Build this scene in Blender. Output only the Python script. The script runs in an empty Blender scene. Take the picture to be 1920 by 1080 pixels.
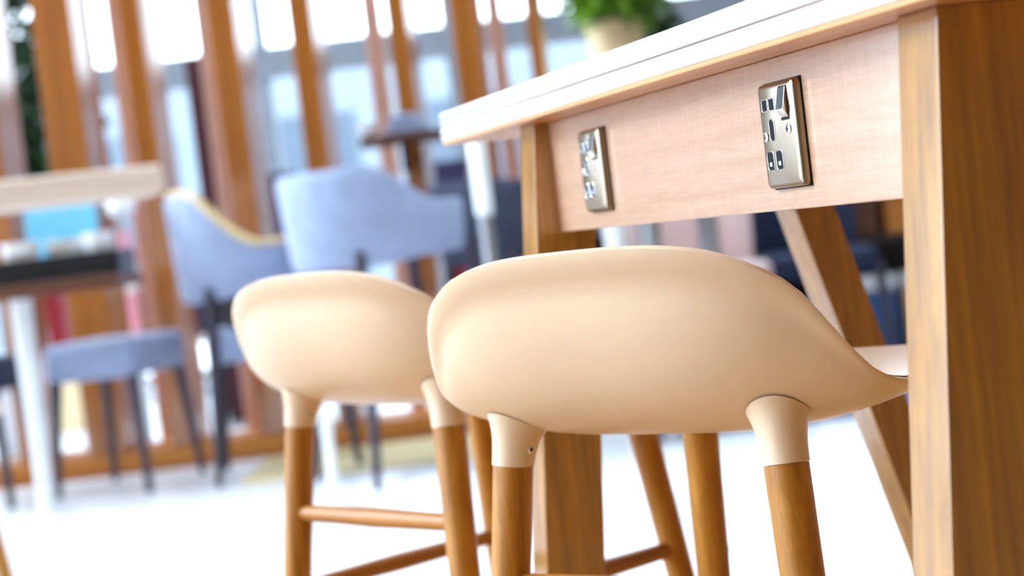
import bpy, bmesh, math, random
from mathutils import Vector, Matrix
random.seed(4)
S = bpy.context.scene
COL = S.collection
PI = math.pi

# ------------------------------------------------------------------ camera, sky, exposure
CAM_H = 0.765
PITCH, ROLL = 0.0352, 0.1217
fwd = Vector((0, math.cos(PITCH), -math.sin(PITCH)))
r0 = Vector((1, 0, 0)); u0 = r0.cross(fwd)
right = math.cos(ROLL) * r0 - math.sin(ROLL) * u0
up = math.sin(ROLL) * r0 + math.cos(ROLL) * u0
cam = bpy.data.cameras.new('camera')
cam.sensor_width = 36.0
cam.lens = 3400 * 36.0 / 1920
cam.clip_start = 0.05
cam.dof.use_dof = True
cam.dof.focus_distance = 1.35
cam.dof.aperture_fstop = 4.8
cam.dof.aperture_blades = 0
camo = bpy.data.objects.new('camera', cam); COL.objects.link(camo)
m = Matrix((( right.x, up.x, -fwd.x, 0), (right.y, up.y, -fwd.y, 0), (right.z, up.z, -fwd.z, CAM_H), (0, 0, 0, 1)))
camo.matrix_world = m
S.camera = camo

w = bpy.data.worlds.new('sky'); S.world = w; w.use_nodes = True
nt = w.node_tree; nt.nodes.clear()
bg = nt.nodes.new('ShaderNodeBackground'); out = nt.nodes.new('ShaderNodeOutputWorld')
tc = nt.nodes.new('ShaderNodeTexCoord'); sep = nt.nodes.new('ShaderNodeSeparateXYZ'); rmp = nt.nodes.new('ShaderNodeValToRGB')
rmp.color_ramp.elements[0].position = 0.0; rmp.color_ramp.elements[0].color = (0.55, 0.60, 0.66, 1)
rmp.color_ramp.elements[1].position = 0.06; rmp.color_ramp.elements[1].color = (0.78, 0.89, 1.0, 1)
nt.links.new(tc.outputs['Generated'], sep.inputs[0]); nt.links.new(sep.outputs['Z'], rmp.inputs[0])
nt.links.new(rmp.outputs[0], bg.inputs[0]); bg.inputs[1].default_value = 5.4
nt.links.new(bg.outputs[0], out.inputs[0])

def area(name, loc, target, sx, sy, power, color):
    l = bpy.data.lights.new(name, 'AREA'); l.shape = 'RECTANGLE'; l.size = sx; l.size_y = sy; l.energy = power; l.color = color
    o = bpy.data.objects.new(name, l); COL.objects.link(o); o.location = loc
    o.rotation_euler = (Vector(target) - Vector(loc)).to_track_quat('-Z', 'Y').to_euler()
    return o
sun = bpy.data.lights.new('hazy_sun', 'SUN'); sun.energy = 3.8; sun.angle = math.radians(24); sun.color = (.80, .90, 1.0)
suno = bpy.data.objects.new('hazy_sun', sun); COL.objects.link(suno)
suno.rotation_euler = Vector((.84, -.22, -.50)).to_track_quat('-Z', 'Y').to_euler()
FILL_LAMPS = [(-2.6, -1.6), (-2.6, 1.6), (1.4, -1.6), (1.4, 1.6)]  # warm fill lamps added overhead, out of view
FILL_W = 10
S.view_settings.view_transform = 'Standard'
S.view_settings.look = 'None'
S.view_settings.gamma = 1.0
S.view_settings.use_curve_mapping = False
S.view_settings.exposure = 0.55
S.cycles.use_denoising = True
S.cycles.max_bounces = 8
S.cycles.transparent_max_bounces = 12
S.cycles.sample_clamp_indirect = 8
S.cycles.caustics_reflective = False
S.cycles.caustics_refractive = False

# ------------------------------------------------------------------ materials
MATS = {}
def srgb(r, g, b):
    f = lambda c: (c / 255 / 12.92) if c / 255 <= 0.04045 else ((c / 255 + 0.055) / 1.055) ** 2.4
    return (f(r), f(g), f(b), 1)
def base(name):
    mt = bpy.data.materials.new(name); mt.use_nodes = True
    return mt, mt.node_tree, mt.node_tree.nodes['Principled BSDF']
def plain(name, col, rough=0.5, metal=0.0, var=0.06, vscale=14.0, bump=0.0, bscale=200.0, coat=0.0, spec=0.5, sheen=0.0, emit=0.0):
    if name in MATS: return MATS[name]
    mt, t, p = base(name)
    n = t.nodes.new('ShaderNodeTexNoise'); n.inputs['Scale'].default_value = vscale; n.inputs['Detail'].default_value = 4
    c = t.nodes.new('ShaderNodeTexCoord'); t.links.new(c.outputs['Object'], n.inputs['Vector'])
    r = t.nodes.new('ShaderNodeValToRGB')
    r.color_ramp.elements[0].color = tuple(x * (1 - var) for x in col[:3]) + (1,)
    r.color_ramp.elements[1].color = tuple(min(1, x * (1 + var)) for x in col[:3]) + (1,)
    r.color_ramp.elements[0].position = .3; r.color_ramp.elements[1].position = .7
    t.links.new(n.outputs['Fac'], r.inputs[0]); t.links.new(r.outputs[0], p.inputs['Base Color'])
    p.inputs['Roughness'].default_value = rough; p.inputs['Metallic'].default_value = metal
    p.inputs['Coat Weight'].default_value = coat; p.inputs['Specular IOR Level'].default_value = spec
    p.inputs['Sheen Weight'].default_value = sheen
    if emit:
        t.links.new(r.outputs[0], p.inputs['Emission Color']); p.inputs['Emission Strength'].default_value = emit
    if bump:
        n2 = t.nodes.new('ShaderNodeTexNoise'); n2.inputs['Scale'].default_value = bscale; n2.inputs['Detail'].default_value = 3
        t.links.new(c.outputs['Object'], n2.inputs['Vector'])
        b = t.nodes.new('ShaderNodeBump'); b.inputs['Strength'].default_value = bump; b.inputs['Distance'].default_value = 0.002
        t.links.new(n2.outputs['Fac'], b.inputs['Height']); t.links.new(b.outputs[0], p.inputs['Normal'])
    MATS[name] = mt
    return mt
def wood(name, dark, mid, light, axis='Z', rough=0.38, coat=0.0, scale=1.0, weave=0.0, spec=0.5, figure=1.0):
    """oak with long grain along the object's axis"""
    if name in MATS: return MATS[name]
    mt, t, p = base(name); L = t.links.new
    c = t.nodes.new('ShaderNodeTexCoord')
    def mapping(sl, sc):
        mp = t.nodes.new('ShaderNodeMapping'); s = [sc, sc, sc]; s['XYZ'.index(axis)] = sl
        mp.inputs['Scale'].default_value = s; L(c.outputs['Object'], mp.inputs['Vector']); return mp
    a = t.nodes.new('ShaderNodeTexNoise'); a.inputs['Scale'].default_value = 1; a.inputs['Detail'].default_value = 5; a.inputs['Distortion'].default_value = 0.6
    L(mapping(3.0 * scale, 48 * scale).outputs[0], a.inputs['Vector'])
    b = t.nodes.new('ShaderNodeTexNoise'); b.inputs['Scale'].default_value = 1; b.inputs['Detail'].default_value = 6
    L(mapping(14 * scale, 420 * scale).outputs[0], b.inputs['Vector'])
    w1 = t.nodes.new('ShaderNodeTexWave'); w1.wave_type = 'RINGS'; w1.rings_direction = axis
    w1.inputs['Scale'].default_value = 1; w1.inputs['Distortion'].default_value = 5; w1.inputs['Detail'].default_value = 3
    L(mapping(1.5 * scale, 22 * scale).outputs[0], w1.inputs['Vector'])
    mx = t.nodes.new('ShaderNodeMath'); mx.operation = 'MULTIPLY_ADD'; L(w1.outputs['Fac'], mx.inputs[0]); mx.inputs[1].default_value = 0.35 * figure
    ad = t.nodes.new('ShaderNodeMath'); ad.operation = 'MULTIPLY'; L(a.outputs['Fac'], ad.inputs[0]); ad.inputs[1].default_value = 0.75; L(ad.outputs[0], mx.inputs[2])
    ad2 = t.nodes.new('ShaderNodeMath'); ad2.operation = 'MULTIPLY_ADD'; L(b.outputs['Fac'], ad2.inputs[0]); ad2.inputs[1].default_value = 0.35; L(mx.outputs[0], ad2.inputs[2])
    sb = t.nodes.new('ShaderNodeMath'); sb.operation = 'SUBTRACT'; L(ad2.outputs[0], sb.inputs[0]); sb.inputs[1].default_value = 0.2
    r = t.nodes.new('ShaderNodeValToRGB'); e = r.color_ramp.elements
    e[0].position = 0.22; e[0].color = dark; e[1].position = 0.78; e[1].color = light
    k = e.new(0.5); k.color = mid
    L(sb.outputs[0], r.inputs[0])
    col = r.outputs[0]
    bumpsrc = b.outputs['Fac']
    if weave:
        facs = []
        for sc3 in ((1, 30, 900), (1, 800, 18)):
            mp = t.nodes.new('ShaderNodeMapping'); mp.inputs['Scale'].default_value = sc3; L(c.outputs['Object'], mp.inputs['Vector'])
            n = t.nodes.new('ShaderNodeTexNoise'); n.inputs['Scale'].default_value = 1; n.inputs['Detail'].default_value = 3; L(mp.outputs[0], n.inputs['Vector']); facs.append(n)
        am = t.nodes.new('ShaderNodeMath'); am.operation = 'ADD'; L(facs[0].outputs['Fac'], am.inputs[0]); L(facs[1].outputs['Fac'], am.inputs[1])
        rr = t.nodes.new('ShaderNodeMapRange'); L(am.outputs[0], rr.inputs[0]); rr.inputs[1].default_value = .7; rr.inputs[2].default_value = 1.3
        rr.inputs[3].default_value = 1 - weave; rr.inputs[4].default_value = 1 + weave
        mm = t.nodes.new('ShaderNodeVectorMath'); mm.operation = 'SCALE'; L(col, mm.inputs[0]); L(rr.outputs[0], mm.inputs['Scale'])
        col = mm.outputs[0]; bumpsrc = am.outputs[0]
    L(col, p.inputs['Base Color'])
    p.inputs['Roughness'].default_value = rough; p.inputs['Coat Weight'].default_value = coat; p.inputs['Coat Roughness'].default_value = 0.16; p.inputs['Coat IOR'].default_value = 2.1
    p.inputs['Specular IOR Level'].default_value = spec
    bp = t.nodes.new('ShaderNodeBump'); bp.inputs['Strength'].default_value = 0.25; bp.inputs['Distance'].default_value = 0.0006
    L(bumpsrc, bp.inputs['Height']); L(bp.outputs[0], p.inputs['Normal'])
    MATS[name] = mt
    return mt
OAK_D, OAK_M, OAK_L = srgb(140, 82, 22), srgb(176, 112, 40), srgb(202, 140, 66)
oak_leg = wood('oak_leg', srgb(150, 94, 18), srgb(188, 128, 40), srgb(212, 156, 70), 'Z', 0.45, scale=1.6, figure=.22)
oak_x = wood('oak_stretcher', srgb(150, 92, 26), srgb(176, 114, 40), srgb(196, 134, 58), 'X', 0.45, figure=.35)
oak_y = wood('oak_stretcher_long', srgb(150, 92, 26), srgb(176, 114, 40), srgb(196, 134, 58), 'Y', 0.45, figure=.35)
oak_table = wood('oak_table_leg', srgb(134, 86, 10), srgb(176, 120, 20), srgb(204, 148, 36), 'Z', 0.5, coat=0.9, scale=1.2, figure=.15, spec=.2)
oak_apron = wood('oak_apron', srgb(188, 146, 118), srgb(198, 158, 132), srgb(208, 172, 146), 'Y', 0.5, coat=1.0, scale=0.9, weave=0.13, figure=.2)
oak_under = wood('oak_underside', srgb(186, 128, 78), srgb(200, 146, 94), srgb(212, 162, 110), 'Y', 0.4, coat=0.2, scale=0.7)
lacquer = plain('tabletop_lacquer', srgb(222, 216, 216), 0.12, var=0.015, vscale=5, coat=1.0)
cream = plain('cream_shell', srgb(222, 197, 171), 0.38, var=0.015, vscale=30, bump=0.06, bscale=900)
slatw = wood('slat_oak', srgb(146, 78, 4), srgb(172, 98, 8), srgb(188, 112, 18), 'Z', 0.7, scale=0.6, figure=.2, spec=.12, coat=.9)
railw = wood('rail_oak', srgb(150, 84, 20), srgb(186, 110, 32), srgb(206, 134, 56), 'X', 0.5, scale=0.4)
paleoak = wood('pale_oak', srgb(204, 180, 160), srgb(216, 194, 176), srgb(226, 206, 190), 'X', 0.4, scale=0.5)
walnut = wood('walnut', srgb(62, 30, 14), srgb(88, 46, 24), srgb(110, 62, 36), 'X', 0.45, scale=0.5)
nickel = plain('brushed_nickel', srgb(160, 146, 130), 0.27, 1.0, var=0.02)
chrome = plain('chrome', srgb(230, 232, 236), 0.12, 1.0, var=0.01)
darkslot = plain('socket_dark', srgb(10, 14, 20), 0.6, spec=.15)
steel = plain('steel', srgb(170, 172, 178), 0.35, 0.9)
whitem = plain('white_metal', srgb(236, 240, 242), 0.3)
greyfab = plain('grey_fabric', srgb(140, 152, 182), 0.85, var=0.08, bump=0.2, bscale=500, sheen=0.3)
darkfab = plain('charcoal_fabric', srgb(52, 56, 76), 0.85, var=0.08, bump=0.2, bscale=500)
darkleg = plain('charcoal_wood', srgb(52, 46, 62), 0.5)
yellowwood = plain('ash_rim', srgb(206, 178, 128), 0.5)
blackp = plain('black_tray', srgb(14, 20, 26), 0.35)
ceramic = plain('white_ceramic', srgb(244, 244, 248), 0.15, coat=0.5)
bluecard = plain('blue_card', srgb(120, 204, 240), 0.5)
tilem = plain('floor_tile', srgb(238, 240, 246), 0.32, var=0.02, vscale=3)
grout = plain('floor_grout', srgb(150, 170, 190), 0.7)
carpetm = plain('purple_grey_carpet', srgb(96, 90, 116), 0.95, var=0.08, vscale=40, bump=0.3, bscale=300)
matm = plain('cream_mat', srgb(236, 218, 170), 0.9, var=0.04, bump=0.3, bscale=300)
wallm = plain('white_wall', srgb(226, 226, 228), 0.7, var=0.02)
warmwall = plain('oak_panelled_wall', srgb(124, 104, 78), 0.6, var=0.06)
ceilm = plain('ceiling_paint', srgb(232, 232, 230), 0.8, var=0.01)
mullion = plain('grey_mullion', srgb(170, 178, 190), 0.5)
maroon = plain('maroon', srgb(60, 8, 22), 0.7)
redm = plain('dark_red', srgb(140, 12, 34), 0.6)
pinkm = plain('pink', srgb(236, 170, 186), 0.6)
navy = plain('navy', srgb(34, 28, 66), 0.7)
beige = plain('beige', srgb(214, 178, 144), 0.7)
blush = plain('blush_fabric', srgb(206, 182, 180), 0.8, bump=0.1)
bluem = plain('steel_blue', srgb(58, 98, 150), 0.6)
darkcab = plain('dark_cabinet', srgb(40, 26, 24), 0.6)
darkblue = plain('dark_blue_fabric', srgb(24, 34, 62), 0.85)
leafd = plain('dark_leaf', srgb(30, 62, 22), 0.5, var=0.4, vscale=6)
leafl = plain('bright_leaf', srgb(112, 160, 30), 0.5, var=0.35, vscale=6)
potm = plain('cream_pot', srgb(236, 214, 170), 0.6)
soil = plain('soil', srgb(50, 36, 26), 0.9)
groundm = plain('outside_paving', srgb(214, 216, 220), 0.8, vscale=2)
facade = plain('outside_facade', srgb(120, 130, 140), 0.8, vscale=1)
glassy = plain('window_dark_glass', srgb(80, 92, 106), 0.25)
gm, gt, gp = base('pane_glass')
gt.nodes.remove(gp)
tr = gt.nodes.new('ShaderNodeBsdfTransparent'); tr.inputs[0].default_value = (0.94, 0.97, 0.98, 1)
gl = gt.nodes.new('ShaderNodeBsdfGlossy'); gl.inputs['Roughness'].default_value = 0.02
fr = gt.nodes.new('ShaderNodeFresnel'); fr.inputs[0].default_value = 1.45
mixs = gt.nodes.new('ShaderNodeMixShader')
gt.links.new(fr.outputs[0], mixs.inputs[0]); gt.links.new(tr.outputs[0], mixs.inputs[1]); gt.links.new(gl.outputs[0], mixs.inputs[2])
gt.links.new(mixs.outputs[0], [n for n in gt.nodes if n.type == 'OUTPUT_MATERIAL'][0].inputs[0])
lampm = bpy.data.materials.new('fill_lamp_diffuser'); lampm.use_nodes = True
lp = lampm.node_tree.nodes['Principled BSDF']; lp.inputs['Emission Color'].default_value = (1, .95, .88, 1); lp.inputs['Emission Strength'].default_value = 3.0  # glowing face of the added fill lamps

# ------------------------------------------------------------------ helpers
def add_box(bm, x0, x1, y0, y1, z0, z1, mtx=None):
    vs = [bm.verts.new(((x0, x1)[i & 1], (y0, y1)[(i >> 1) & 1], (z0, z1)[i >> 2])) for i in range(8)]
    for f in ((0, 2, 3, 1), (4, 5, 7, 6), (0, 1, 5, 4), (2, 6, 7, 3), (0, 4, 6, 2), (1, 3, 7, 5)):
        bm.faces.new([vs[i] for i in f])
    if mtx: bmesh.ops.transform(bm, matrix=mtx, verts=vs)
    return vs
def add_hexa(bm, bot, top):
    """prism between two quads (lists of four points, counter-clockwise)"""
    b = [bm.verts.new(p) for p in bot]; t = [bm.verts.new(p) for p in top]; n = len(b)
    bm.faces.new(b[::-1]); bm.faces.new(t)
    for i in range(n): bm.faces.new((b[i], b[(i + 1) % n], t[(i + 1) % n], t[i]))
def add_tube(bm, pts, radii, n=20, cap=True, closed=False):
    pts = [Vector(p) for p in pts]; rings = []
    prev = None
    for i, p in enumerate(pts):
        if closed: d = pts[(i + 1) % len(pts)] - pts[i - 1]
        elif i == 0: d = pts[1] - p
        elif i == len(pts) - 1: d = p - pts[-2]
        else: d = pts[i + 1] - pts[i - 1]
        d.normalize()
        a = prev if prev is not None else (Vector((0, 0, 1)) if abs(d.z) < .9 else Vector((1, 0, 0)))
        a = (a - d * a.dot(d)).normalized(); prev = a; b = d.cross(a)
        r = radii[i] if hasattr(radii, '__len__') else radii
        rings.append([bm.verts.new(p + a * r * math.cos(2 * PI * k / n) + b * r * math.sin(2 * PI * k / n)) for k in range(n)])
    m_ = len(rings)
    for i in range(m_ if closed else m_ - 1):
        A, B = rings[i], rings[(i + 1) % m_]
        for k in range(n): bm.faces.new((A[k], A[(k + 1) % n], B[(k + 1) % n], B[k]))
    if cap and not closed: bm.faces.new(rings[0][::-1]); bm.faces.new(rings[-1])
def add_lathe(bm, prof, n=28, c=(0, 0, 0), cap=True):
    rings = [[bm.verts.new((c[0] + r * math.cos(2 * PI * k / n), c[1] + r * math.sin(2 * PI * k / n), c[2] + z)) for k in range(n)] for r, z in prof]
    for A, B in zip(rings, rings[1:]):
        for k in range(n): bm.faces.new((A[k], A[(k + 1) % n], B[(k + 1) % n], B[k]))
    if cap: bm.faces.new(rings[0][::-1]); bm.faces.new(rings[-1])
BEVELLED = set()
def bevel(bm, w_, seg=2):
    BEVELLED.add(id(bm))
    bmesh.ops.bevel(bm, geom=list(bm.edges), offset=w_, segments=seg, affect='EDGES', profile=0.5)
def build(name, bm, mat, parent=None, smooth=True, loc=None, rot=None, auto=True):
    wn = id(bm) in BEVELLED; BEVELLED.discard(id(bm))
    bmesh.ops.recalc_face_normals(bm, faces=bm.faces[:])
    me = bpy.data.meshes.new(name)
    if smooth:
        for f in bm.faces: f.smooth = True
        if auto:
            for e in bm.edges:
                if len(e.link_faces) == 2 and e.calc_face_angle(0) > math.radians(38): e.smooth = False
    bm.to_mesh(me); bm.free(); me.materials.append(mat)
    o = bpy.data.objects.new(name, me); COL.objects.link(o)
    if wn and smooth:
        md = o.modifiers.new('weighted_normal', 'WEIGHTED_NORMAL'); md.keep_sharp = True; md.weight = 90
    if parent: o.parent = parent
    if loc: o.location = loc
    if rot: o.rotation_euler = rot
    return o
def box(name, d, mat, parent=None, bev=0.0, **k):
    bm = bmesh.new(); add_box(bm, *d)
    if bev: bevel(bm, bev, 3)
    return build(name, bm, mat, parent, smooth=bool(bev), **k)
def thing(name, label, cat, loc=(0, 0, 0), rz=0.0, group=None):
    o = bpy.data.objects.new(name, None); o.empty_display_size = 0.1; COL.objects.link(o)
    o.location = loc; o.rotation_euler = (0, 0, rz); o['label'] = label; o['category'] = cat
    if group: o['group'] = group
    return o
def tag(o, label, cat, group=None):
    o['label'] = label; o['category'] = cat
    if group: o['group'] = group
    return o
def copy_tree(o, parent=None):
    c = o.copy(); COL.objects.link(c); c.parent = parent
    for ch in [x for x in bpy.data.objects if x.parent == o and x != c]: copy_tree(ch, c)
    return c
def struct(o):
    o['kind'] = 'structure'; return o

# ------------------------------------------------------------------ the room
XL, XR, YF, YB, ZC = -5.0, 4.6, -3.0, 11.5, 5.2
floor = struct(box('floor', (XL, XR, YF, YB, -0.12, -0.012), grout))
tile_me = None
for i in range(-8, 9):
    for j in range(-8, 16):
        a = math.radians(-15.0); L = 1.25
        cx = -0.918 + (i + .5) * L * math.cos(a) - (j + .5) * L * math.sin(a) * 1.0
        cy = 4.833 + (i + .5) * L * math.sin(a) + (j + .5) * L * math.cos(a) - 1.0
        if not (XL + .85 < cx < XR - .85 and 3.0 < cy + .7 and YF + .85 < cy < YB - .85): continue
        if tile_me is None:
            t0 = box('floor_tile', (-L / 2 + .006, L / 2 - .006, -L / 2 + .006, L / 2 - .006, -0.012, 0.0), tilem, floor, bev=.002); tile_me = t0.data
        else:
            t0 = bpy.data.objects.new('floor_tile', tile_me); COL.objects.link(t0); t0.parent = floor
        t0.location = (cx, cy, 0); t0.rotation_euler = (0, 0, a)
bm = bmesh.new()
add_box(bm, XL, XR, YF, 3.8, ZC, ZC + .2); add_box(bm, XL, XR, 8.8, YB + .14, ZC, ZC + .2); add_box(bm, 3.6, XR, 3.8, 8.8, ZC, ZC + .2); add_box(bm, XL, -4.2, 3.8, 8.8, ZC, ZC + .2)  # opening added in the unseen ceiling to brighten the far floor
ceil = struct(build('ceiling', bm, ceilm, smooth=False))
for k in range(1, 5):
    box('added_skylight_bar', (-4.2, 3.6, 3.8 + k - .03, 3.8 + k + .03, ZC + .02, ZC + .16), mullion, ceil)
for k in range(5):
    box('added_skylight_pane', (-4.2, 3.6, 3.8 + k + .03, 3.8 + (k + 1) - .03, ZC + .10, ZC + .11), gm, ceil)
struct(box('wall_front', (XL, XR, YF - .1, YF, 0, ZC), warmwall))
struct(box('wall_right', (XR, XR + .1, YF, YB, 0, ZC), warmwall))
struct(box('floor_2', (XL, XR, YF, 3.0, -0.012, 0.004), wood('bounce_oak_floor', srgb(176, 134, 86), srgb(196, 154, 104), srgb(212, 172, 122), 'Y', 0.4, scale=.3, figure=.15), bev=0))  # unseen oak floor added to bounce warm light up onto stools and table
# glazed left wall: piers, sill, head and panes
bm = bmesh.new()
add_box(bm, XL - .2, XL, YF, YB, 0, .1); add_box(bm, XL - .2, XL, YF, YB, 4.95, ZC)
for y in (-3.0, -0.1, 2.8, 4.3, 11.1): add_box(bm, XL - .2, XL, y, y + .35, .1, 4.95)
add_box(bm, XL - .15, XL - .05, 8.55, 8.60, .1, 4.95)
wl = struct(build('wall_left', bm, wallm, smooth=False))
for a_, b_ in ((-2.65, -.1), (.25, 2.8), (3.15, 4.3), (4.65, 8.55), (8.60, 11.1)):
    box('pane', (XL - .11, XL - .10, a_, b_, .1, 4.95), gm, wl)
# glazed back wall
bm = bmesh.new()
add_box(bm, XL, XR, YB, YB + .14, 0, .08); add_box(bm, XL, XR, YB, YB + .14, 5.0, ZC)
wb = struct(build('wall_back', bm, wallm, smooth=False))
box('transom', (XL, XR, YB - .02, YB + .12, 1.86, 2.06), mullion, wb)
xs = [XL + 1.2 * k for k in range(9)]
for x in xs:
    box('mullion', (x - .04, x + .04, YB, YB + .12, .08, 5.0), mullion, wb)
for x0_, x1_ in zip(xs, xs[1:] + [XR]):
    box('pane', (x0_ + .04, x1_ - .04, YB + .05, YB + .06, .08, 1.86), gm, wb)
    box('pane', (x0_ + .04, x1_ - .04, YB + .05, YB + .06, 2.06, 5.0), gm, wb)
# outside
g = struct(box('ground', (-30, 30, -20, 45, -.5, -.13), groundm))
bm = bmesh.new(); add_box(bm, -16, 14, 24, 26, -.13, 3.4)
fac = build('far_building', bm, facade, smooth=False); tag(fac, 'pale grey low building seen blurred through the glazing', 'building')
for k in range(12):
    f_ = box('window', (-15.2 + k * 2.4, -13.8 + k * 2.4, 23.95, 24.05, .9, 2.5), glassy, fac)
# unseen ceiling lamps, added as a small warm fill
for k, (x, y) in enumerate(FILL_LAMPS):
    t_ = thing('fill_lamp', 'unseen square ceiling lamp added for warm fill, one of four', 'lamp', (x, y, ZC), 0, 'added fill lamps')
    box('frame', (-.35, .35, -.35, .35, -.06, 0), whitem, t_)
    box('diffuser', (-.31, .31, -.31, .31, -.068, -.06), lampm, t_)
    area('fill_lamp_light', (x, y, ZC - .08), (x, y, 0), .6, .6, FILL_W, (1.0, .93, .82))
# carpet zone and mat
tag(box('carpet', (.42, 4.2, 5.9, 11.2, 0, .008), carpetm), 'purple-grey carpet on the far floor under the counter side', 'carpet')
tag(box('floor_mat', (-.98, .2, 6.06, 6.74, 0, .012), matm, bev=.004), 'cream yellow mat in front of the slatted screen', 'mat')

# ------------------------------------------------------------------ slatted screen
scr = thing('slatted_screen', 'tall screen of upright oak slats on a low oak base rail, behind the armchairs', 'screen', (0, 6.9, 0))
box('base_rail', (-2.9, .34, -.07, .24, 0, .085), railw, scr, bev=.004)
box('top_rail', (-2.9, .34, -.04, .14, 2.75, 2.85), railw, scr, bev=.004)
sl = [(-2.62, .10), (-2.18, .10), (-1.875, .085), (-1.585, .155), (-1.292, .085), (-.955, .105), (-.66, .09), (-.30, .075), (-.052, .095), (.205, .05)]
for x, wd in sl:
    bm = bmesh.new(); add_box(bm, -wd / 2, wd / 2, -.07, .155, 0, 2.665); bevel(bm, .004, 2)
    build('slat', bm, slatw, scr, loc=(x, .0, .085), rot=(0, 0, math.radians(-7)))
for x, wd in ((-1.43, .05), (-1.08, .06), (-.42, .07), (.06, .06)):
    box('rear_slat', (x - wd / 2, x + wd / 2, .26, .30, 0, 2.75), plain('lit_pale_wood', srgb(232, 206, 200), .5), scr, bev=.003)  # pale blush puts the light falling on the slats into their colour
box('rear_rail', (-2.9, .34, .24, .32, 0, .06), railw, scr)
# small shelf bracketed to a slat, with crockery
sh = thing('wall_shelf', 'small brown shelf board fixed to a slat right of the grey armchair', 'shelf', (-.33, 6.79, 1.105))
box('board', (-.155, .15, -.2, .02, 0, .035), walnut, sh, bev=.004)
box('bracket', (-.015, .015, -.12, .02, -.10, 0), walnut, sh)

# ------------------------------------------------------------------ communal table (its long side runs to the upper left of the picture)
A_T = 0.2897; TK = 0.93
tb = thing('communal_table', 'tall oak communal table with white lacquered top edge and steel power sockets', 'table', (0, 0, CAM_H * (1 - TK)), A_T)
tb.scale = (TK, TK, TK)
DROP = CAM_H * (1 - TK) / TK          # the legs reach the floor
ZU, ZB, ZG, ZT = 0.871, 0.749, 0.892, 0.911
def rounded_board(name, x0, x1, y0, y1, z0, z1, mat, r):
    bm = bmesh.new(); add_box(bm, x0, x1, y0, y1, z0, z1); bevel(bm, r, 5)
    return build(name, bm, mat, tb)
rounded_board('upper_board', .583, 1.33, .60, 2.186, ZG + .0004, ZT, lacquer, .005)
rounded_board('lower_board', .583, 1.33, .60, 2.186, ZU + .004, ZG - .0004, lacquer, .0035)
box('core', (.590, 1.323, .607, 2.179, ZG - .004, ZG + .004), oak_under, tb)
box('underside_panel', (.5845, 1.3285, .6015, 2.1845, ZU, ZU + .0045), oak_under, tb, bev=.0015)
box('apron', (.632, .652, 1.06, 1.93, ZB, ZU), oak_apron, tb, bev=.0012)
SP = .095
def fleg(y):
    bm = bmesh.new(); D, W = .069, .052; x = .615; h = ZU + DROP - .005 / TK
    add_hexa(bm, [(-SP * h, 0, -h), (-SP * h + D, 0, -h), (-SP * h + D, W, -h), (-SP * h, W, -h)], [(0, 0, 0), (D, 0, 0), (D, W, 0), (0, W, 0)])
    bevel(bm, .0015, 2)
    return build('leg', bm, oak_table, tb, loc=(x, y, ZU))
fleg(1.038); fleg(1.905)
def rleg(y):
    bm = bmesh.new(); D, W = .050, .052; k = .275; h = ZU + DROP - .005 / TK
    add_hexa(bm, [(k * h, 0, -h), (k * h + D, 0, -h), (k * h + D, W, -h), (k * h, W, -h)], [(0, 0, 0), (D, 0, 0), (D, W, 0), (0, W, 0)])
    bevel(bm, .0015, 2)
    return build('leg', bm, oak_table, tb, loc=(.881, y, ZU))
rleg(1.038); rleg(1.905)

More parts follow.
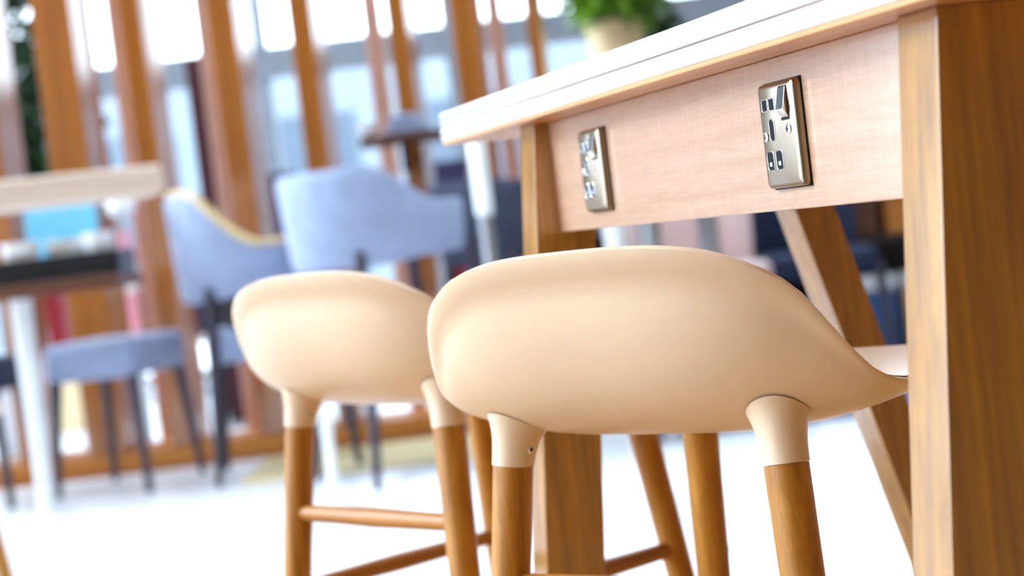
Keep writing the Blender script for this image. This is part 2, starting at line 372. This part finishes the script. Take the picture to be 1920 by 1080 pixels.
def socket(y0):
    """plate frame: local X = out of the apron (towards -x), built in table coordinates; u runs 0 (far) .. 1 (near), v 0 (top) .. 1 (bottom)"""
    W, H, T = .065, .084, .0085
    yf, zt = y0 + W, .851
    root = bpy.data.objects.new('power_socket', None); root.empty_display_size = .03; COL.objects.link(root); root.parent = tb; root.location = (.632, y0 + W / 2, .809)
    def X(t): return -t
    def P(u, v): return ((.5 - u) * W, (.5 - v) * H)
    # face plate with sloped, rounded rim
    bm = bmesh.new()
    def ring(hw, hh, r, x, n=6):
        pts = []
        for cx, cy, a0 in ((hw - r, hh - r, 0), (-hw + r, hh - r, 90), (-hw + r, -hh + r, 180), (hw - r, -hh + r, 270)):
            for k in range(n + 1):
                a = math.radians(a0 + 90 * k / n); pts.append(bm.verts.new((x, cx + r * math.cos(a), cy + r * math.sin(a))))
        return pts
    rings = [ring(W / 2, H / 2, .0045, 0), ring(W / 2, H / 2, .0045, -T * .55), ring(W / 2 - .001, H / 2 - .001, .004, -T * .82), ring(W / 2 - .0038, H / 2 - .0038, .003, -T)]
    for A_, B_ in zip(rings, rings[1:]):
        n = len(A_)
        for k in range(n): bm.faces.new((A_[k], A_[(k + 1) % n], B_[(k + 1) % n], B_[k]))
    bm.faces.new(rings[-1]); bm.faces.new(rings[0][::-1])
    plate = build('face_plate', bm, nickel, root)
    def slot(name, u0, u1, v0, v1, r, mat, rim=True, depth=.0004):
        (ya, za), (yb, zb) = P(u0, v0), P(u1, v1)
        hw, hh = abs(ya - yb) / 2, abs(za - zb) / 2; cy, cz = (ya + yb) / 2, (za + zb) / 2; r = min(r, hw * .98, hh * .98)
        bm = bmesh.new()
        pts = []
        for sx, sy, a0 in ((1, 1, 0), (-1, 1, 90), (-1, -1, 180), (1, -1, 270)):
            for k in range(6):
                a = math.radians(a0 + 90 * k / 5); pts.append((cy + sx * (hw - r) + r * math.cos(a), cz + sy * (hh - r) + r * math.sin(a)))
        lo = [bm.verts.new((-T + .0006, y, z)) for y, z in pts]; hi = [bm.verts.new((-T - depth, y, z)) for y, z in pts]
        n = len(lo)
        for k in range(n): bm.faces.new((lo[k], lo[(k + 1) % n], hi[(k + 1) % n], hi[k]))
        bm.faces.new(hi); bm.faces.new(lo[::-1])
        o = build(name, bm, mat, root, smooth=False)
        if rim:
            bm = bmesh.new(); add_tube(bm, [(-T - .0001, y, z) for y, z in pts], .00045, 6, closed=True)
            q = build('rim', bm, chrome, o)
        return o
    # two usb ports side by side in a silver cradle
    slot('usb_port', .13, .285, .15, .26, .0008, darkslot); slot('usb_port', .32, .475, .15, .26, .0008, darkslot)
    slot('earth_slot', .27, .41, .34, .55, .0035, darkslot)
    for u0 in (.12, .37):
        s = slot('pin_slot', u0, u0 + .185, .645, .825, .003, darkslot)
        (ya, za), (yb, zb) = P(u0 + .06, .745), P(u0 + .13, .785)
        bm = bmesh.new(); add_box(bm, -T - .0007, -T - .0003, min(ya, yb), max(ya, yb), min(za, zb), max(za, zb)); build('shutter', bm, mullion, s, smooth=False)
    for u, v in ((.15, .50), (.80, .46)):
        y_, z_ = P(u, v); bm = bmesh.new()
        add_tube(bm, [(-T + .0005, y_, z_), (-T - .0008, y_, z_), (-T - .0012, y_, z_)], [.0042, .0042, .0028], 20)
        sc_ = build('screw', bm, chrome, root)
        bm = bmesh.new(); add_box(bm, -T - .0015, -T - .0011, y_ - .0024, y_ + .0024, z_ - .0004, z_ + .0004, None); build('screw_slot', bm, darkslot, sc_, smooth=False)
    # rocker switch tilted out of the plate
    (ya, za), (yb, zb) = P(.63, .055), P(.86, .36)
    y_lo, y_hi, z_lo, z_hi = min(ya, yb), max(ya, yb), min(za, zb), max(za, zb)
    slot('switch_slot', .63, .86, .055, .375, .001, darkslot, rim=False, depth=.0002)
    bm = bmesh.new(); g_ = .0009
    y_lo += g_; y_hi -= g_; z_lo += g_; z_hi -= g_
    zm = z_lo + .28 * (z_hi - z_lo)
    prof = [(-T, z_hi), (-T - .0012, z_hi), (-T - .0048, zm), (-T - .0008, z_lo), (-T, z_lo)]
    A_ = [bm.verts.new((x, y_lo, z)) for x, z in prof]; B_ = [bm.verts.new((x, y_hi, z)) for x, z in prof]
    for k in range(5): bm.faces.new((A_[k], A_[(k + 1) % 5], B_[(k + 1) % 5], B_[k]))
    bm.faces.new(A_[::-1]); bm.faces.new(B_)
    bevel(bm, .0004, 2)
    build('rocker_switch', bm, chrome, root)
    bm = bmesh.new(); add_box(bm, -.0012, 0, -W / 2 - .0009, W / 2 + .0009, -H / 2 - .0009, H / 2 + .0009); build('gasket', bm, darkslot, root, smooth=False)
    return root
s1 = socket(1.277); s2 = socket(1.726)

# ------------------------------------------------------------------ cream shell bar stools
SLZ = .553; SX = .14; SPL = .101
def sstep(a, b, x):
    t = max(0, min(1, (x - a) / (b - a))); return t * t * (3 - 2 * t)
HTAB = [(0, .733), (18, .731), (29, .723), (36, .710), (43, .690), (50, .653), (57, .621), (66, .607), (80, .603), (95, .602), (130, .599), (180, .596)]
def rim_h(d):
    # smooth interpolation through the table
    for (a_, za), (b_, zb) in zip(HTAB, HTAB[1:]):
        if d <= b_:
            i = HTAB.index((a_, za)); pa = HTAB[max(0, i - 1)]; pb = HTAB[min(len(HTAB) - 1, i + 2)]
            m0 = (zb - pa[1]) / (b_ - pa[0]) if i else 0.0
            m1 = (pb[1] - za) / (pb[0] - a_) if i + 2 < len(HTAB) else 0.0
            h = b_ - a_; u = (d - a_) / h
            return (2*u**3 - 3*u**2 + 1) * za + (u**3 - 2*u**2 + u) * h * m0 + (-2*u**3 + 3*u**2) * zb + (u**3 - u**2) * h * m1
    return HTAB[-1][1]
Z0 = .567
def rim_r(th):
    a = math.radians(th); ex = 3.3; d = abs(((th - 273.5 + 180) % 360) - 180)
    hx, hy = .228, (.220 if math.sin(a) < 0 else .205)
    return (abs(math.cos(a) / hx) ** ex + abs(math.sin(a) / hy) ** ex) ** (-1 / ex)
def shell_z(th, rho):
    d = abs(((th - 273.5 + 180) % 360) - 180); k = 1 - sstep(42, 85, d)
    s_b = 1 - max(0.0, 1 - rho ** 3.9) ** .5; s_f = rho ** 2.2
    return Z0 + (rim_h(d) - Z0) * (s_b * k + s_f * (1 - k))
def shell_point(th, t):
    """th: 0 = right, 90 = front, 270 = back (degrees)"""
    a = math.radians(th); rho = math.sin(t * PI / 2) ** .92
    R = rim_r(th); z = shell_z(th, rho); d = abs(((th - 273.5 + 180) % 360) - 180); k = 1 - sstep(42, 85, d)
    H = rim_h(d); q = (z - Z0) / max(1e-6, H - Z0)
    rr = R * rho * (1 - .02 * k) + (.012 * sstep(.80, 1.0, q)) * k * (H - Z0) / .16
    return Vector((rr * math.cos(a), rr * math.sin(a), z))
def under_z(x, y):
    th = math.degrees(math.atan2(y, x)) % 360; return shell_z(th, min(1.0, math.hypot(x, y) / rim_r(th)))
def make_stool(loc, rz, label):
    root = thing('bar_stool', label, 'stool', loc, rz, 'cream bar stools along the table')
    NT, NR = 120, 36
    bm = bmesh.new(); c = bm.verts.new((0, 0, Z0)); rows = []
    for j in range(1, NR + 1):
        rows.append([bm.verts.new(shell_point(360 * i / NT, j / NR)) for i in range(NT)])
    for i in range(NT): bm.faces.new((c, rows[0][i], rows[0][(i + 1) % NT]))
    for A_, B_ in zip(rows, rows[1:]):
        for i in range(NT): bm.faces.new((A_[i], B_[i], B_[(i + 1) % NT], A_[(i + 1) % NT]))
    o = build('seat_shell', bm, cream, root, auto=False)
    me = o.data
    so = o.modifiers.new('thickness', 'SOLIDIFY'); so.thickness = .0075; so.offset = -1 if me.polygons[0].normal.z < 0 else 1
    bv = o.modifiers.new('rim', 'BEVEL'); bv.width = .003; bv.segments = 3; bv.limit_method = 'ANGLE'; bv.angle_limit = math.radians(50)
    for sx in (-1, 1):
        for sy in (-1, 1):
            b = Vector((sx * SX, sy * SX, SLZ)); ax = Vector((sx * SPL, sy * SPL, -1)).normalized()
            bm = bmesh.new(); n = 40; rows = []
            top_c = b - ax * .055
            for j in range(15):
                u = j / 14; row = []
                for k in range(n):
                    dx, dy = math.cos(2 * PI * k / n), math.sin(2 * PI * k / n)
                    rt = .0250; tx, ty = top_c.x + rt * dx, top_c.y + rt * dy; tz = under_z(tx, ty) + .0015
                    r_ = .0184 + .0010 * u + (rt - .0194) * u ** 3.2
                    cx_ = b.x + (top_c.x - b.x) * u; cy_ = b.y + (top_c.y - b.y) * u
                    zb_ = b.z - .0184 * (dx * ax.x + dy * ax.y) / ax.z
                    row.append(bm.verts.new((cx_ + r_ * dx, cy_ + r_ * dy, zb_ + (tz - zb_) * u)))
                rows.append(row)
            for A_, B_ in zip(rows, rows[1:]):
                for k in range(n): bm.faces.new((A_[k], A_[(k + 1) % n], B_[(k + 1) % n], B_[k]))
            bm.faces.new(rows[0][::-1])
            sv = build('leg_socket', bm, cream, root, auto=True)
            q = b - ax * .013; d = Vector((-sx, 0, 0)); ctr = q + d * .0189
            bm = bmesh.new(); add_tube(bm, [ctr - d * .002, ctr + d * .0010, ctr + d * .0016], [.0036, .0036, .0030], 20); scw = build('screw', bm, ceramic, sv)
            bm = bmesh.new(); add_tube(bm, [ctr, ctr + d * .0021], [.0018, .0018], 14); build('screw_recess', bm, darkslot, sv)
            h = SLZ - .001; foot = Vector((sx * SPL * h, sy * SPL * h, -h))
            bm = bmesh.new(); add_tube(bm, [(0, 0, 0), foot * .02, foot * .5, foot], [.0177, .0177, .0163, .0138], 28)
            lg = build('leg', bm, oak_leg, root, loc=b - Vector((0, 0, .0002)))
    def lp(sx, sy, z):
        k = SX + SPL * (SLZ - z); return Vector((sx * k, sy * k, z))
    for sy, z in ((-1, .450), (1, .30)):
        bm = bmesh.new(); p, q = lp(-1, sy, z), lp(1, sy, z); add_tube(bm, [p, p.lerp(q, .5), q], [.0095, .0115, .0095], 18); build('stretcher', bm, oak_x, root)
    for sx in (-1, 1):
        bm = bmesh.new(); p, q = lp(sx, -1, .358), lp(sx, 1, .358); add_tube(bm, [p, p.lerp(q, .5), q], [.0095, .0115, .0095], 18); build('stretcher', bm, oak_y, root)
    return root
st1 = make_stool((.18, 1.583, .004), -.7216, 'cream shell bar stool with oak legs nearest the camera, beside the table leg')
st2 = copy_tree(st1); st2.location = (-.073, 2.142, .004); st2.rotation_euler.z = -.8485
st2['label'] = 'second cream shell bar stool, behind and left of the nearest one'

# ------------------------------------------------------------------ grey armchairs
def make_armchair(label, loc, rz, fab, wood_, arc=115, rad=.27, z_back=1.0, z_arm=.86, z_low=.66, rim=None, flat=35):
    root = thing('armchair', label, 'chair', loc, rz)
    N = 36; th = .045; zs = 8
    bm = bmesh.new(); grid = []
    for i in range(N + 1):
        a = -arc + 2 * arc * i / N                      # 0 = straight back
        k = 1 - sstep(flat, max(arc * .8, flat + 45), abs(a)); zt = z_arm + (z_back - z_arm) * k; zb = z_low + .02 * (1 - k)
        d = Vector((math.sin(math.radians(a)), -math.cos(math.radians(a)), 0))
        sec = []
        for s_ in range(14):
            ph = 2 * PI * s_ / 14; cx_, cz_ = math.cos(ph), math.sin(ph)
            x_ = (abs(cx_) ** .6) * (1 if cx_ > 0 else -1) * th / 2; z_ = (abs(cz_) ** .35) * (1 if cz_ > 0 else -1)
            zz = (zt + zb) / 2 + z_ * (zt - zb) / 2
            fl_ = rad * (1.0 + .10 * (zz - z_low) / (z_back - z_low))
            sec.append(bm.verts.new(d * (fl_ + x_) + Vector((0, 0, zz))))
        grid.append(sec)
    for A_, B_ in zip(grid, grid[1:]):
        for s_ in range(14): bm.faces.new((A_[s_], A_[(s_ + 1) % 14], B_[(s_ + 1) % 14], B_[s_]))
    bm.faces.new(grid[0]); bm.faces.new(grid[-1][::-1])
    build('backrest', bm, fab, root)
    if rim:
        bm = bmesh.new(); pts = []
        for i in range(N + 1):
            a = -arc + 2 * arc * i / N; k = 1 - sstep(flat, max(arc * .8, flat + 45), abs(a)); zt = z_arm + (z_back - z_arm) * k
            d = Vector((math.sin(math.radians(a)), -math.cos(math.radians(a)), 0)); pts.append(d * rad * 1.09 + Vector((0, 0, zt + .004)))
        add_tube(bm, pts, .012, 8); build('rim', bm, rim, root)
    bm = bmesh.new(); add_box(bm, -.235, .235, -.22, .25, .41, .52); bevel(bm, .035, 4); build('seat', bm, fab, root)
    for sx in (-1, 1):
        for sy in (-1, 1):
            top = Vector((sx * .225, sy * .19 + .01, z_low + .05)) if True else None
            foot = Vector((sx * .25, sy * .24 + .01, 0)); mid = Vector((sx * .235, sy * .205 + .01, .44))
            bm = bmesh.new(); add_tube(bm, [top, mid, foot], [.02, .022, .013], 12); build('leg', bm, wood_, root)
    return root
make_armchair('grey-blue armchair with curved back and pale wooden rim, turned to the right', (-.86, 6.38, 0), math.radians(-84), greyfab, darkleg, rim=yellowwood, z_arm=.80, z_low=.62)
make_armchair('wide grey-blue armchair with rounded back behind the second bar stool', (-.40, 5.9, 0), math.radians(-62), greyfab, darkleg, z_back=1.0, z_low=.685, rad=.275, z_arm=.87, flat=60, arc=125)
make_armchair('charcoal armchair by the white and steel post, far side', (.06, 6.45, 0.012), math.radians(-60), darkfab, darkleg, z_back=.92, z_arm=.88, z_low=.62)
make_armchair('blush pink armchair seen under the table beside the dark blue one', (.62, 6.60, 0.008), math.radians(-150), blush, darkleg, rad=.24, z_back=.86, z_arm=.84, z_low=.36)
make_armchair('dark blue armchair behind the slanted table leg', (1.10, 6.93, 0.008), math.radians(190), darkblue, darkleg, rad=.20, z_back=.9, z_arm=.84, z_low=.40)

bg_ = thing('shoulder_bag', 'black shoulder bag standing on the seat of the grey-blue armchair', 'bag', (-.93, 6.30, .521), math.radians(20))
bm = bmesh.new(); add_box(bm, -.07, .07, -.045, .045, 0, .19); bevel(bm, .02, 3); build('body', bm, blackp, bg_)
bm = bmesh.new(); add_tube(bm, [(-.05, 0, .17), (-.04, 0, .24), (0, 0, .27), (.04, 0, .24), (.05, 0, .17)], .006, 8); build('strap', bm, blackp, bg_)
def make_ottoman(label, loc, rz, fab, hw=.165, z1=.535):
    root = thing('upholstered_stool', label, 'stool', loc, rz, 'low upholstered stools by the cafe table')
    bm = bmesh.new(); add_box(bm, -hw, hw, -hw, hw, .40, z1); bevel(bm, .03, 4); build('seat', bm, fab, root)
    for sx in (-1, 1):
        for sy in (-1, 1):
            bm = bmesh.new(); add_tube(bm, [(sx * (hw - .03), sy * (hw - .03), .42), (sx * (hw + .0), sy * (hw + .0), 0)], [.022, .013], 12); build('leg', bm, darkleg, root)
    return root
o1 = make_ottoman('low grey-blue upholstered stool in front of the slats, by the white table leg', (-1.43, 6.45, 0), math.radians(-20), greyfab, .185)
o2 = make_ottoman('low grey upholstered stool half out of frame at the left edge', (-1.93, 6.4, 0), math.radians(-8), darkfab, .15, .52)

# ------------------------------------------------------------------ cafe table with tray, at the left
ct = thing('cafe_table', 'walnut-topped cafe table with tapered white legs, at the left edge', 'table', (-1.72, 6.02, 0))
box('tabletop', (-.75, .45, -.12, .28, .715, .762), walnut, ct, bev=.006)
for x, y in ((.10, -.02), (-.65, -.02), (-.65, .22)):
    bm = bmesh.new(); add_tube(bm, [(x, y, .72), (x, y, 0)], [.038, .026], 20); build('leg', bm, whitem, ct)
ty = thing('serving_tray', 'black serving tray holding white crockery on the walnut table', 'tray', (-1.48, 6.08, .762))
bm = bmesh.new(); add_box(bm, -.20, .20, -.13, .13, 0, .012); build('tray_base', bm, blackp, ty, smooth=False)
bm = bmesh.new()
for d_ in ((-.21, .21, -.14, -.13), (-.21, .21, .13, .14), (-.21, -.20, -.14, .14), (.20, .21, -.14, .14)): add_box(bm, *d_, 0, .080)
build('tray_rim', bm, blackp, ty, smooth=False)
def bowl(label, loc, r, h, mat=ceramic, name='bowl', cat='bowl'):
    bm = bmesh.new(); add_lathe(bm, [(r * .45, 0), (r * .8, h * .35), (r, h), (r * .94, h), (r * .7, h * .4), (r * .3, h * .12)], 24)
    return tag(build(name, bm, mat, loc=loc), label, cat)
bowl('white bowl at the left end of the black tray', (-1.61, 6.04, .774), .065, .125)
bowl('white bowl in the middle of the black tray', (-1.47, 6.10, .774), .07, .120)
bowl('white bowl at the right end of the black tray', (-1.345, 6.04, .774), .052, .130)
bowl('pale blue-white cup at the left edge of the cafe table', (-1.76, 5.98, .762), .045, .13, name='cup', cat='cup')
bc = thing('menu_card', 'light blue menu card standing behind the black tray', 'card', (-1.52, 6.262, .762))
bm = bmesh.new(); add_box(bm, -.125, .125, -.004, .004, 0, .345, Matrix.Rotation(math.radians(-6), 4, 'X')); build('card', bm, bluecard, bc, smooth=False)
box('foot', (-.07, .07, -.03, .03, 0, .012), whitem, bc)
fv = thing('flower_vase', 'slim pink vase with a round white blossom beside the tray', 'vase', (-1.305, 6.262, .762))
bm = bmesh.new(); add_lathe(bm, [(.022, 0), (.034, .04), (.026, .10), (.014, .14), (.017, .15)], 20); build('vase', bm, pinkm, fv)
bm = bmesh.new(); add_tube(bm, [(0, 0, .1), (0, 0, .19)], .004, 8); build('stem', bm, leafl, fv)
bm = bmesh.new(); bmesh.ops.create_icosphere(bm, subdivisions=3, radius=.05)
for v in bm.verts: v.co *= 1 + .06 * math.sin(v.co.x * 160) * math.sin(v.co.y * 150) * math.sin(v.co.z * 140)
build('blossom', bm, ceramic, fv, loc=(0, 0, .225))
# pale high table in front of it
ht = thing('high_table', 'pale oak high table edge crossing the left of the picture', 'table', (-1.88, 5.15, 0), math.radians(18))
box('tabletop', (-.95, .93, 0, .35, .985, 1.07), paleoak, ht, bev=.012)
for x in (-.85, -.5):
    for y in (.05, .28):
        bm = bmesh.new(); add_tube(bm, [(x, y, .99), (x - .06, y, 0)], [.028, .02], 14); build('leg', bm, oak_leg, ht)
# low oak side table, only one leg in frame
sd = thing('side_table', 'oak side table, only one slanted leg at the bottom left corner', 'table', (-1.33, 3.72, 0))
box('tabletop', (-.42, .12, -.02, .5, .47, .50), paleoak, sd, bev=.006)
for x, y, dx in ((.09, .05, .045), (-.36, .05, -.05), (.09, .42, .045), (-.36, .42, -.05)):
    if (x > 0 and y > .2): x -= .05
    bm = bmesh.new(); add_tube(bm, [(x, y, .475), (x + dx * 1.6, y, 0)], [.021, .017], 16); build('leg', bm, oak_leg, sd)

# ------------------------------------------------------------------ crockery on the little shelf
bowl('white bowl on the small brown shelf', (-.455, 6.68, 1.14), .038, .05)
t_ = thing('folded_cloth', 'grey folded cloth heap on the small brown shelf', 'cloth', (-.31, 6.69, 1.14))
for k in range(3):
    bm = bmesh.new(); add_box(bm, -.085 + .012 * k, .085 - .02 * k, -.06, .06, .024 * k, .024 * k + .022); bevel(bm, .008, 3); build('fold', bm, greyfab, t_)

# post, white legged table behind the big table
ps = thing('barrier_post', 'slim steel post with a white sleeve on top, left of the far table leg', 'post', (-.055, 5.55, 0))
bm = bmesh.new(); add_tube(bm, [(0, 0, .012), (0, 0, .80)], .022, 18); build('post', bm, steel, ps)
bm = bmesh.new(); add_tube(bm, [(0, 0, .80), (0, 0, .806), (0, 0, 1.04), (0, 0, 1.05)], [.02, .027, .027, .02], 20); build('sleeve', bm, whitem, ps)
bm = bmesh.new(); add_lathe(bm, [(.11, 0), (.11, .008), (.03, .018)], 28); build('foot', bm, steel, ps)
wt = thing('bistro_table', 'dark topped bistro table on pale round legs behind the communal table', 'table', (.62, 5.85, 0))
box('tabletop', (-.33, .10, -.06, .24, .755, .79), walnut, wt, bev=.005)
for x, y in ((-.27, 0), (-.155, .0), (.05, .18)):
    bm = bmesh.new(); add_tube(bm, [(x, y, .76), (x, y, 0)], [.034, .03], 18); build('leg', bm, whitem if x < -.2 else steel, wt)

st_ = thing('pedestal_table', 'small white pedestal table, its slim leg showing beside the second stool', 'table', (-.595, 5.35, 0))
bm = bmesh.new(); add_lathe(bm, [(.115, 0), (.12, .008), (.12, .018), (.115, .025)], 32); build('tabletop', bm, whitem, st_, loc=(0, 0, .60))
bm = bmesh.new(); add_tube(bm, [(0, 0, .60), (0, 0, 0.01)], [.022, .014], 16); build('leg', bm, whitem, st_)
bm = bmesh.new(); add_lathe(bm, [(.09, 0), (.09, .006), (.02, .012)], 28); build('foot', bm, whitem, st_)
# dark cabinet with boxes at the right
cb = thing('cabinet', 'dark brown open cabinet beyond the communal table', 'cabinet', (1.45, 7.35, 0.009))
box('back', (-1.2, .85, .30, .33, 0, 1.0), darkcab, cb); box('top', (-1.2, .85, -.02, .33, .97, 1.0), darkcab, cb)
for z in (.02, .50): box('shelf', (-1.2, .85, -.02, .30, z, z + .03), darkcab, cb)
for x in (-1.2, -.2, .82): box('side', (x, x + .03, -.02, .30, 0, .98), darkcab, cb)
def boxy(name, label, cat, x, y, z, sx, sy, sz, mat, lid=None, group=None):
    t_ = thing(name, label, cat, (x, y, z), 0, group)
    box('body', (-sx / 2, sx / 2, -sy / 2, sy / 2, 0, sz), mat, t_, bev=.004)
    box('lid', (-sx / 2 - .003, sx / 2 + .003, -sy / 2 - .003, sy / 2 + .003, sz, sz + sz * .22), lid or mat, t_, bev=.003)
    return t_
boxy('storage_box', 'beige box on the upper shelf of the dark cabinet', 'box', 1.36, 7.45, .538, .10, .16, .14, beige)
boxy('storage_box', 'brown box beside the beige one on the cabinet shelf', 'box', 1.47, 7.46, .538, .09, .16, .16, walnut)
boxy('storage_box', 'orange-brown box right of the brown box on the shelf', 'box', 1.60, 7.45, .538, .11, .16, .15, railw)
boxy('storage_crate', 'blue crate with a white lid on the lower cabinet shelf', 'box', 1.46, 7.44, .058, .17, .18, .26, bluem, whitem)
boxy('storage_box', 'small white box right of the blue crate', 'box', 1.62, 7.44, .058, .08, .16, .26, beige, whitem)

# ------------------------------------------------------------------ behind the screen
pl = thing('partition_panel', 'narrow maroon panel standing behind the slats', 'panel', (-1.28, 8.3, 0))
box('panel', (-.075, .075, -.03, .03, .02, 1.69), maroon, pl, bev=.004); box('foot', (-.14, .14, -.12, .12, 0, .02), steel, pl)
lowc = thing('low_shelf', 'low white shelf unit behind the slatted screen', 'shelf', (-1.2, 7.95, 0))
box('board', (-1.1, 1.3, -.15, .15, .42, .45), wallm, lowc); 
for x in (-1.1, -.5, .1, .7, 1.27): box('side', (x, x + .03, -.14, .14, 0, .42), wallm, lowc)
items = [('bag', 'pink and white bag on the low shelf behind the slats', -1.68, .13, .22, pinkm, whitem), ('storage_box', 'dark red box on the low shelf, left of the pink bag', -1.98, .07, .24, redm, None),
         ('storage_box', 'dark red box on the low shelf, right of the pink bag', -1.545, .07, .30, redm, None), ('storage_box', 'navy box on the low shelf behind the first armchair', -1.33, .14, .22, navy, None),
         ('storage_box', 'beige box on the low shelf behind the armchairs', -1.05, .16, .2, beige, whitem), ('storage_box', 'dark red box on the low shelf behind the wide armchair', -.24, .12, .2, redm, None),
         ('storage_box', 'wide navy box on the low shelf between the armchairs', -.72, .2, .22, navy, None)]
for nm, lb, x, wd, h, m1, m2 in items: boxy(nm, lb, 'bag' if nm == 'bag' else 'box', x, 7.93, .45, wd, .18, h, m1, m2)
for x, z, lb in ((-1.14, 1.16, 'navy tall cabinet behind the slats left of centre'), (-.25, 1.12, 'navy tall cabinet behind the slats near the table end')):
    t_ = thing('tall_cabinet', lb, 'cabinet', (x, 9.3, 0)); box('body', (-.10, .10, -.15, .15, .04, z), navy, t_, bev=.004); box('plinth', (-.09, .09, -.13, .13, 0, .04), darkcab, t_)
    box('door', (-.09, .09, -.162, -.15, .08, z - .04), navy, t_, bev=.002)

def plant(label, loc, r, h, pot_r, pot_h, n, leafmat, z_leaf, group=None, leaf=.07):
    root = thing('potted_plant', label, 'plant', loc, 0, group)
    bm = bmesh.new(); add_lathe(bm, [(pot_r * .72, 0), (pot_r, pot_h), (pot_r * .93, pot_h), (pot_r * .9, pot_h * .9)], 28); build('pot', bm, potm, root)
    bm = bmesh.new(); add_lathe(bm, [(pot_r * .88, pot_h * .86), (.001, pot_h * .88)], 20, cap=False); build('soil', bm, soil, root)
    bm = bmesh.new()
    for k in range(5):
        a = k * 1.3; add_tube(bm, [(.02 * math.cos(a), .02 * math.sin(a), pot_h * .85), (r * .3 * math.cos(a), r * .3 * math.sin(a), z_leaf), (r * .6 * math.cos(a), r * .6 * math.sin(a), z_leaf + h * .7)], [.012, .009, .004], 7)
    build('stem', bm, soil, root)
    bm = bmesh.new()
    for k in range(n):
        while True:
            p = Vector((random.uniform(-1, 1), random.uniform(-1, 1), random.uniform(-1, 1)))
            if p.length < 1: break
        c = Vector((p.x * r, p.y * r, z_leaf + h / 2 + p.z * h / 2))
        q = Matrix.Rotation(random.uniform(0, 6.28), 4, 'Z') @ Matrix.Rotation(random.uniform(-1, 1), 4, 'X') @ Matrix.Rotation(random.uniform(-.6, .6), 4, 'Y')
        s = leaf * random.uniform(.7, 1.3)
        pts = [(0, -s, 0), (s * .35, -s * .2, .1 * s), (s * .28, s * .5, .05 * s), (0, s, -.15 * s), (-s * .28, s * .5, .05 * s), (-s * .35, -s * .2, .1 * s)]
        bm.faces.new([bm.verts.new(c + q.to_3x3() @ Vector(v_)) for v_ in pts])
    lf = build('foliage', bm, leafmat, root, smooth=False); lf['kind'] = 'stuff'
    return root
plant('tall dark green leafy plant behind the slats at the far left', (-2.27, 9.2, 0), .30, 2.1, .22, .35, 900, leafd, .4, leaf=.09)
pedestal = thing('planter_stand', 'tall white stand beneath the cream planter', 'stand', (.60, 8.2, 0.008))
box('body', (-.2, .2, -.2, .2, 0, 1.36), wallm, pedestal, bev=.006); box('plinth', (-.21, .21, -.21, .21, 0, .05), mullion, pedestal)
plant('bright green plant in a cream planter on the tall stand', (.60, 8.2, 1.369), .26, .5, .14, .24, 320, leafl, .15, leaf=.08)
plant('dark green plant behind the cream planter', (.80, 9.2, 0.008), .2, 1.0, .16, .3, 420, leafd, 1.1, leaf=.08)
